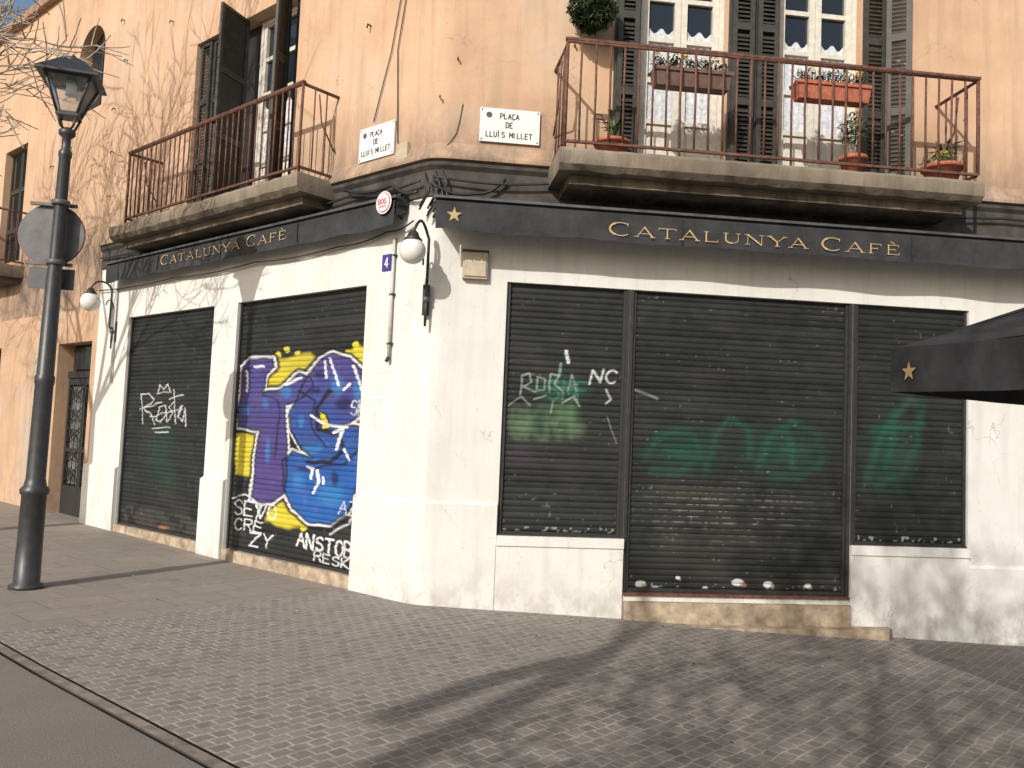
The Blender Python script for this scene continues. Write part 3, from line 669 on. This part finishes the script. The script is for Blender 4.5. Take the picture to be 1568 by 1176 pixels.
def disc(mb,F,u,z,r,o,mat,n=28,th=.004):
    c0=[F.pt(u+r*math.cos(2*math.pi*i/n),o,z+r*math.sin(2*math.pi*i/n)) for i in range(n)]
    c1=[F.pt(u+r*math.cos(2*math.pi*i/n),o-th,z+r*math.sin(2*math.pi*i/n)) for i in range(n)]
    mb.faces(c0+c1,[tuple(range(n)),tuple(range(n,2*n))]+[(i,(i+1)%n,n+(i+1)%n,n+i) for i in range(n)],mat)
bg=MB()
disc(bg,L,.46,3.90,.115,.235,'signwhite'); disc(bg,L,.46,3.90,.10,.239,'red',th=.003); disc(bg,L,.46,3.90,.092,.243,'signwhite',th=.003)
ribbons(bg,L,textstrokes('BOG',0,0,.035,.05,.009),.246,'red',-1,.53,3.885); ribbons(bg,L,textstrokes('DAMM',0,0,.02,.018,.004),.246,'red',-1,.51,3.85)
bg.box(L,.44,.48,.02,.23,3.88,3.92,'iron')
bg.obj('round_advertising_badge')

# ------------------------------------------------------------------ street signs
def streetsign(F,uc,zc,wd_,ht,flip):
    mb=MB(); mb.box(F,uc-wd_/2,uc+wd_/2,.012,.03,zc-ht/2,zc+ht/2,'signwhite')
    for du in (-1,1):
        for dz in (-1,1): disc(mb,F,uc+du*(wd_/2-.02),zc+dz*(ht/2-.02),.008,.033,'signblack',8)
    s_=[]
    for txt,z in (('PLAcA',.07),('DE',-.02),('LLUiS MILLET',-.12)):
        cw=.030; n=len(txt)*cw*1.3; s_+=textstrokes(txt,-n/2,z,cw,.052 if z<.05 else .05,.0095,.3)
    ribbons(mb,F,s_,.0315,'signblack',flip,uc,zc)
    disc(mb,F,uc-flip*(wd_/2-.09),zc+.10,.03,.033,'greyback',10)
    mb.obj('street_name_sign')
streetsign(R,.725,4.705,.60,.34,1)
streetsign(L,.875,4.665,.56,.36,-1)
hn=MB(); hn.box(L,.56,.70,.001,.012,3.27,3.44,'blue'); ribbons(hn,L,textstrokes('4',0,0,.05,.10,.014),.0135,'signwhite',-1,.655,3.305); hn.obj('house_number_plate')
al=MB(); al.box(R,.32,.56,.0,.07,3.15,3.41,'beige'); al.box(R,.335,.545,.07,.085,3.17,3.37,'beige'); al.box(R,.37,.51,.085,.089,3.30,3.34,'whitewood')
ribbons(al,R,textstrokes('PEYRO',0,0,.018,.022,.004),.0895,'signblack',1,.385,3.31); al.box(R,.31,.57,0,.1,3.412,3.425,'iron'); al.obj('alarm_siren_box')

# pipes & cables
pc=MB()
pc.tube([L.pt(.50,.035,3.6),L.pt(.50,.035,2.37)],.016,'pipe',8); pc.tube([L.pt(.50,.035,2.37),L.pt(.50,.06,2.33)],.02,'iron',8)
for z in (2.5,3.0,3.4): pc.box(L,.475,.525,.001,.05,z,z+.02,'iron')
pc.tube([L.pt(6.72,.03,3.6),L.pt(6.72,.03,2.2)],.015,'pipe',8)
pc.obj('wall_conduit',bld)
cb=MB()
def cable(F,pts,r=.008,mat='iron',sag=0):
    out=[]
    for (a,b_) in zip(pts[:-1],pts[1:]):
        for i in range(8):
            t=i/8; out.append(F.pt(a[0]+(b_[0]-a[0])*t,a[1]+(b_[1]-a[1])*t,a[2]+(b_[2]-a[2])*t-sag*math.sin(math.pi*t)))
    out.append(F.pt(*pts[-1])); cb.tube(out,r,mat,5)
cable(L,[(7.3,.05,3.62),(5,.05,3.60),(3,.06,3.60),(1.4,.05,3.60),(.6,.05,3.66),(.2,.06,3.72)],.009,'iron',.03)
cable(L,[(7.3,.06,4.12),(4,.07,4.1),(1.2,.08,4.12),(.1,.09,4.1)],.013,'iron',.04)
cable(L,[(1.3,.08,4.2),(.5,.1,4.12),(.1,.12,3.98)],.02,'iron',.05)
cable(R,[(.0,.09,4.12),(1.2,.1,4.14),(3,.08,4.1),(6,.08,4.14),(12,.08,4.12)],.013,'iron',.04)
cable(R,[(-.02,.1,4.05),(.4,.09,3.98),(.7,.08,4.15)],.017,'iron',.05)
cable(L,[(.58,.02,6.3),(.72,.02,5.6),(.95,.02,4.9)],.006,'iron',0); cable(L,[(.50,.02,6.3),(.62,.02,5.6),(.55,.02,4.6),(.45,.02,4.4)],.006,'iron',0)
cable(L,[(.55,.02,8.8),(.52,.02,6.3)],.006,'iron',0); cable(R,[(.25,.01,4.9),(.2,.01,4.6),(.05,.02,4.4)],.004,'iron',.02)
cb.box(L,.36,.52,.0,.05,4.36,4.56,'beige')
for k in range(10):
    a=rng.uniform(-.1,.12); cb.tube([R.pt(a,.06+.05*rng.random(),4.2-.02*k),R.pt(a+.05,.10,4.05-.02*k),R.pt(a-.04,.06,3.85-.015*k)],.011,'iron',5)
cb.obj('facade_cables',bld)
pg=MB()
for u,z in ((7.2,7.9),(7.0,7.2),(7.3,6.5),(7.25,5.8),(7.25,5.1),(5.9,8.2),(5.6,7.4),(9.4,7.4),(9.6,6.0),(9.8,5.0),(9.6,4.0),(8.9,6.2),(1.1,6.0),(6.9,3.9),(9.3,3.4)):
    pg.tube([L.pt(u,0,z),L.pt(u,.05,z),L.pt(u,.055,z-.04)],.010,'rust',5)
for u,z in ((.18,5.35),(.02,4.95),(1.35,5.6),(5.6,5.2),(.45,6.2)): pg.tube([R.pt(u,0,z),R.pt(u,.04,z),R.pt(u,.045,z-.02)],.010,'rust',5)
pg.obj('wall_pegs',bld)
tg=MB()
ribbons(tg,L,textstrokes('TSB',0,0,.10,.24,.013,.1,.1,.01),.003,'whitepaint',-1,.80,1.72)
ribbons(tg,L,[([(-.02,.32),(.1,.30),(.42,.36)],.012),([(.28,.5),(.30,.1)],.011)],.006,'whitepaint',-1,.82,1.66)
ribbons(tg,L,textstrokes('2020',0,0,.10,.17,.013,.2,.1,-.03),.003,'whitepaint',-1,.86,1.42)
tg.obj('pier_tag',bld)

# ------------------------------------------------------------------ wall lamps
def walllamp(F,u,zt,d,r,side=0):
    mb=MB(); top=zt+.30
    mb.box(F,u+side-.035,u+side+.035,.0,.03,zt-.55,zt-.25,'iron')
    pts=[F.pt(u+side,.03,zt-.42),F.pt(u+side,.10,zt-.34)]
    for i in range(11):
        a=math.pi*(1-i/10); k=i/10
        pts.append(F.pt(u+side*(1-k),.10+(d-.10)*(.5+.5*math.cos(a)),top-.12+.14*math.sin(a)))
    pts.append(F.pt(u,d,zt+r+.02)); mb.tube(pts,.014,'iron',8)
    sc=[F.pt(u+side*.7,.06+.09*(1-.08*i)*(1+math.cos(i*.7))*.6,zt-.02+.10*(1-.08*i)*math.sin(i*.7)) for i in range(12)]
    mb.tube(sc,.009,'iron',6)
    mb.tube([F.pt(u+side,.06,zt-.34),F.pt(u+side,.06,zt-.66)],[.02,.012],'iron',8)
    mb.lathe(F.pt(u,d,zt),[(.02,r+.07),(.045,r+.05),(.06,r+.01),(.09,r-.02),(.075,r-.035)],'iron',16)
    mb.sphere(F.pt(u+side,.06,zt-.40),.035,'greyback',10)
    mb.sphere(F.pt(u,d,zt),r,'globe',24)
    mb.obj('wall_lamp')
walllamp(R,-.17,3.315,.36,.125,.15)
walllamp(L,6.78,3.36,.38,.14,-.05)

# ------------------------------------------------------------------ street lamp
sl=MB(); bx,by=-4.46,8.01; gz=g(bx)
sl.lathe((bx,by,gz),[(.0,0),(.15,.0),(.15,.03),(.115,.05),(.11,.45),(.108,.86),(.125,.88),(.128,.92),(.1,.95),(.085,1.02),(.08,1.9),(.088,1.93),(.088,1.98),(.076,2.0),(.070,2.9),(.058,3.1),(.052,4.1),(.06,4.12),(.06,4.16),(.04,4.19),(.04,4.3),(.075,4.33),(.075,4.37),(.03,4.40)],'lampmetal',20)
c=Vector((bx+.0,by,gz)); rot=math.radians(45+17)
def sqr(r,z): return [c+Vector((r*math.cos(rot+k*math.pi/2),r*math.sin(rot+k*math.pi/2),z)) for k in range(4)]
def ring(mb,r1,z1,r2,z2,mat): 
    a=sqr(r1,z1);b_=sqr(r2,z2)
    for k in range(4): mb.face([a[k],a[(k+1)%4],b_[(k+1)%4],b_[k]],mat)
rt,rb=.23*1.2,.10*1.2
for a_,b_ in zip(sqr(rb,4.52),sqr(rt,4.86)): sl.tube([a_,b_],.014,'lampmetal',6)
ring(sl,rb+.02,4.50,rb+.02,4.54,'lampmetal'); sl.face(sqr(rb+.02,4.50),'lampmetal')
for a_ in sqr(rb,4.50): 
    sl.tube([a_,a_.lerp(c+Vector((0,0,4.40)),.35)+Vector((0,0,-.06)),c+Vector((0,0,4.36))],.012,'lampmetal',6)
ring(sl,rt+.02,4.85,rt+.02,4.88,'lampmetal'); ring(sl,rt+.02,4.85,rt-.03,4.85,'lampmetal')
ring(sl,.38,4.865,.38,4.885,'lampmetal'); sl.face(sqr(.38,4.863),'lampmetal'); ring(sl,.38,4.885,.24,4.98,'lampmetal'); ring(sl,.24,4.98,.14,5.05,'lampmetal'); sl.face(sqr(.14,5.05),'lampmetal')
sl.lathe(c,[(.10,5.05),(.10,5.07),(.03,5.09),(.022,5.11),(.0,5.13)],'lampmetal',12)
ring(sl,rb-.004,4.54,rt-.006,4.85,'lglass'); sl.tube([c+Vector((0,0,4.72)),c+Vector((0,0,4.86))],.05,'signwhite',12)
sl.lean(.013,gz); sl.obj('street_lamp')
ts=MB(); F2=Frame((bx,by,gz),Vector((.985,.17,0)),Vector((.17,-.985,0)))
disc(ts,F2,-.10,3.37,.30,-.115,'greyback',36,.012); disc(ts,F2,-.10,3.37,.306,-.128,'red',36,.004)
for z in (3.08,3.66):
    ts.box(F2,-.30,.12,-.112,-.075,z-.015,z+.015,'greyback')
    ts.lathe((bx,by,gz),[(.074,z-.025),(.082,z-.02),(.082,z+.02),(.074,z+.025)],'greyback',16)
ts.box(F2,-.27,.14,-.13,-.115,2.84,3.04,'yellowish'); ts.box(F2,-.05,.05,-.112,-.07,2.9,2.97,'greyback')
ts.lean(.013,gz); ts.obj('traffic_sign')

# ------------------------------------------------------------------ parasol
ps=empty('parasol'); cv=MB()
A=Vector((2.05,4.55,0)); e1=Vector((.24,-.97,0)).normalized(); e2=Vector((.97,.24,0)).normalized(); sd=2.4
cs=[A,A+e1*sd,A+e1*sd+e2*sd,A+e2*sd]; ctr=(cs[0]+cs[2])/2
zt_,zb_=2.177,1.94; apex=ctr+Vector((0,0,2.78))
def P_(a_,b_,ii,jj,n):
    t=ii/n; e=a_.lerp(b_,t); s_=jj/6
    q_=e.lerp(ctr,s_); z=zt_+(2.78-zt_)*s_ - .05*math.sin(math.pi*t)*(1-s_)*.6 -.04*math.sin(math.pi*s_)+.006*math.sin(t*23+s_*9)*math.sin(math.pi*t)*(1-s_)
    return Vector((q_.x,q_.y,z))
for k in range(4):
    a_,b_=cs[k],cs[(k+1)%4]; n=28; outn=((a_+b_)/2-ctr).normalized()
    vs=[P_(a_,b_,i,j,n) for i in range(n+1) for j in range(7)]
    cv.faces(vs,[(i*7+j,(i+1)*7+j,(i+1)*7+j+1,i*7+j+1) for i in range(n) for j in range(6)],'canvas',True)
    vs=[]
    for i in range(n+1):
        t=i/n
        for lo in (0,1,2):
            e=a_.lerp(b_,t)+outn*((.012*math.sin(t*14)+.006*math.sin(t*37))*lo/2)+outn*.004
            vs.append(Vector((e.x,e.y,zt_+(zb_-zt_)*lo/2-.03*math.sin(math.pi*t))))
    cv.faces(vs,[(i*3+j,(i+1)*3+j,(i+1)*3+j+1,i*3+j+1) for i in range(n) for j in range(2)],'canvas',True)
cv.obj('canopy',ps)
fr=MB()
fr.tube([ctr+Vector((0,0,g(ctr.x)+.05)),ctr+Vector((0,0,2.76))],.024,'iron',12)
for q_ in cs: fr.tube([Vector((q_.x,q_.y,zt_-.02)),apex-Vector((0,0,.05))],.010,'iron',6); m_=Vector((q_.x,q_.y,zt_-.02)).lerp(apex,.5); fr.tube([m_,ctr+Vector((0,0,2.05))],.009,'iron',6)
fr.lathe(ctr+Vector((0,0,g(ctr.x))),[(.0,.07),(.05,.10),(.26,.05),(.28,.0)],'iron',20)
FA=Frame(A,e1,-e2); star(fr,FA,.16,2.04,.055,.022); fr.obj('frame',ps)

# ------------------------------------------------------------------ plants
def foliage(mb,c,rad,n,size,mats=('leaf','leaf2'),seed=0):
    r=np.random.default_rng(seed)
    for i in range(n):
        d=r.normal(size=3); d/=np.linalg.norm(d); d*=r.random()**.4
        p=Vector((c[0]+d[0]*rad[0],c[1]+d[1]*rad[1],c[2]+d[2]*rad[2])); a=Vector(r.normal(size=3)).normalized(); b_=a.orthogonal().normalized()
        s_=size*r.uniform(.6,1.4); mb.face([p-a*s_,p+b_*s_*.35,p+a*s_,p-b_*s_*.35],mats[i%len(mats)])
def pot(name,F,u,o,z,r,h,kind,seed):
    mb=MB(); c=F.pt(u,o,z)
    mb.lathe(c,[(.0,0),(r*.68,0),(r*.95,h*.8),(r*1.05,h*.8),(r*1.05,h),(r*.9,h),(r*.88,h*.85),(0,h*.85)],'terracotta',18)
    rs=np.random.default_rng(seed)
    if kind=='spiky':
        for i in range(34):
            a=rs.uniform(0,6.28); l=rs.uniform(.16,.36); d=Vector((math.cos(a),math.sin(a),0)); b0=c+Vector((0,0,h*.85)); tw=Vector((-d.y,d.x,0))*.012
            p1=b0+d*l*.3+Vector((0,0,l*.8)); p2=b0+d*l*.7+Vector((0,0,l*.85)); mb.face([b0-tw,b0+tw,p1+tw,p1-tw],'leaf'); mb.face([p1-tw,p1+tw,p2],'leaf2')
    elif kind=='bush':
        for i in range(7):
            a=rs.uniform(0,6.28); mb.tube([c+Vector((0,0,h*.8)),c+Vector((.04*math.cos(a),.04*math.sin(a),h+.12)),c+Vector((.12*math.cos(a),.12*math.sin(a),h+.32))],.006,'bark',5)
        foliage(mb,c+Vector((0,0,h+.27)),(.15,.15,.19),420,.028,seed=seed)
    else: foliage(mb,c+Vector((0,0,h+.05)),(r*1.1,r*1.1,.1),260,.025,seed=seed); foliage(mb,c+Vector((0,0,h+.12)),(r*.6,r*.6,.05),50,.025,('petal','leaf'),seed=seed)
    mb.obj(name)
def planter(F,u0,u1,o0,o1,z0,z1,mat,seed):
    mb=MB()
    c=[F.pt(u,o,z) for z,s_ in ((z0,.02),(z1,0)) for o,u in ((o0+s_,u0+s_),(o0+s_,u1-s_),(o1-s_,u1-s_),(o1-s_,u0+s_))]
    mb.faces(c,[(0,1,2,3),(0,1,5,4),(1,2,6,5),(2,3,7,6),(3,0,4,7),(4,5,6,7)],mat)
    mb.box(F,u0-.015,u1+.015,o0-.012,o0,z1-.035,z1,mat); mb.box(F,u0-.015,u1+.015,o1,o1+.012,z1-.035,z1,mat)
    k=int((u1-u0)/.09)
    for i in range(k):
        p=F.pt(u0+.05+i*.09,(o0+o1)/2,z1+.05+.05*random.random()); foliage(mb,p,(.07,.07,.09),90,.026,seed=seed+i)
        if (i+seed)%3==0: foliage(mb,p+Vector((0,0,.11)),(.05,.05,.03),30,.022,('petal',),seed=seed+i+9)
    for u in (u0+.1,u1-.1): mb.tube([F.pt(u,o1+.02,z1+.04),F.pt(u,o0-.02,z0+.02),F.pt(u,o1+.02,z0-.01)],.006,'iron',5)
    mb.obj('flower_box')
planter(R,2.02,2.78,.45,.62,5.02,5.19,'brownbox',3)
planter(R,3.45,4.20,.45,.62,5.02,5.19,'terracotta',8)
pot('potted_plant',R,1.66,.5,4.305,.17,.15,'spiky',4)
pot('potted_plant',R,4.08,.5,4.305,.13,.20,'bush',5)
pot('potted_plant',R,5.02,.5,4.305,.19,.18,'low',6)
pot('potted_plant',R,5.15,.35,4.305,.14,.22,'spiky',9)
hb=MB(); c=R.pt(1.47,.28,5.86); foliage(hb,c,(.25,.22,.24),2600,.035,('leaf2','leaf2','leaf'),seed=12)
hb.lathe(R.pt(1.47,.28,5.74),[(0,0),(.10,.0),(.14,.16)],'brownbox',14)
for a in (0,2.1,4.2): hb.tube([R.pt(1.47+.13*math.cos(a),.28+.13*math.sin(a),5.9),R.pt(1.47,.28,6.7)],.004,'iron',4)
hb.tube([R.pt(1.47,.0,6.72),R.pt(1.47,.28,6.70)],.01,'iron',5); hb.obj('hanging_plant')

# ------------------------------------------------------------------ bare trees
def tree(base,height,r0,lean,seed,levels=6,spread=.6,first=.42,nb=3,twig=.004,up_=.15,k0=4,kl=.75,extra=None,forced=()):
    mb=MB(); rs=random.Random(seed)
    def grow(p,d,l,r,lev):
        n=4; pts=[p]; rad=[r]; dd=d.copy(); wv=.03 if lev==0 else .15
        for i in range(n):
            dd=(dd+Vector((rs.uniform(-1,1),rs.uniform(-1,1),rs.uniform(-.6,.9)+up_))*wv).normalized()
            pts.append(pts[-1]+dd*l/n); rad.append(r*(1-.38*(i+1)/n))
        mb.tube(pts,rad,'bark',9 if lev==0 else (6 if lev<3 else 4),cap=(lev==0))
        if lev>=levels: return
        if lev==0:
            for fd,fl,fr_ in forced: grow(pts[-1],Vector(fd).normalized(),fl,fr_,1)
        k=nb if lev else k0
        for j in range(k):
            ax=dd.orthogonal().normalized(); ax.rotate(Matrix.Rotation(rs.uniform(0,6.28),3,dd)); nd=(dd+ax*spread*rs.uniform(.6,1.5)).normalized()
            st_=pts[-1] if j<2 else pts[rs.choice((2,3))]
            grow(st_,nd,l*rs.uniform(.62,.82)*(1 if lev else kl),max(twig,rad[-1]*rs.uniform(.55,.8)),lev+1)
    grow(Vector(base),Vector(lean).normalized(),height*first,r0,0)
    if extra: extra(mb)
    return mb.obj('bare_tree',fixn=False)
tree((-8.35,9.0,g(-8.3)),9.6,.15,(.0,.0,1),21,levels=6,spread=.72,kl=.72,twig=.008,k0=3,forced=[((.8,.0,.45),1.35,.05),((.7,-.1,.7),1.5,.06),((.6,.4,.75),1.5,.06)])
def limb(mb):
    b0=Vector((-4.75,-4.05,0)); perp=Vector((-.89,.456,0))
    mb.tube([b0+Vector((0,0,6.5)),b0+perp*.18+Vector((0,0,6.35)),b0+perp*.36+Vector((0,0,5.9)),b0+perp*.42+Vector((0,0,5.35))],[.08,.10,.11,.12],'bark',8)
tree((-4.75,-4.05,0),7.0,.17,(.0,0,1),4,levels=2,spread=.35,first=.98,nb=2,k0=3,kl=.16,extra=limb)
tree((-2.6,-4.9,0),8.4,.20,(.03,.0,1),11,levels=6,spread=.85,first=.52,k0=5,kl=.5,twig=.012)
tree((-.6,-6.2,0),8.4,.20,(.03,.0,1),17,levels=6,spread=.85,first=.55,k0=5,kl=.5,twig=.012)

# ------------------------------------------------------------------ light, sky, camera
sd_=Vector((.456,.89,-.544)).normalized()
sun=bpy.data.lights.new('sun','SUN'); sun.energy=3.9; sun.angle=math.radians(.5); sun.color=(1,.96,.895)
so=bpy.data.objects.new('sun',sun); scene.collection.objects.link(so); so.rotation_euler=sd_.to_track_quat('-Z','Y').to_euler(); so.location=(-8,-12,14)
wld=bpy.data.worlds.new('World'); scene.world=wld; wld.use_nodes=True; nt=wld.node_tree
sky=nn(nt,'ShaderNodeTexSky',sky_type='NISHITA'); sky.sun_disc=False
sky.sun_elevation=math.asin(-sd_.z); sky.sun_rotation=math.atan2(-sd_.x,-sd_.y)
sky.air_density=1.2; sky.dust_density=3.0
bgd=nt.nodes['Background']; nt.links.new(sky.outputs[0],bgd.inputs[0]); bgd.inputs[1].default_value=.125
p_,r_,f_=.06556,.04145,1292.88
fwd=Vector((0,math.cos(p_),math.sin(p_))); up0=Vector((0,-math.sin(p_),math.cos(p_))); rt0=Vector((1,0,0))
rt=rt0*math.cos(r_)+up0*math.sin(r_); upv=-rt0*math.sin(r_)+up0*math.cos(r_)
cam=bpy.data.cameras.new('camera'); co=bpy.data.objects.new('camera',cam); scene.collection.objects.link(co)
cam.sensor_width=36; cam.lens=f_/1568*36; cam.clip_end=1500; cam.clip_start=.05
mt=Matrix((rt,upv,-fwd)).transposed().to_4x4(); mt.translation=Vector((0,0,1.6)); co.matrix_world=mt
scene.camera=co
scene.view_settings.view_transform='Standard'; scene.view_settings.look='None'; scene.view_settings.exposure=0
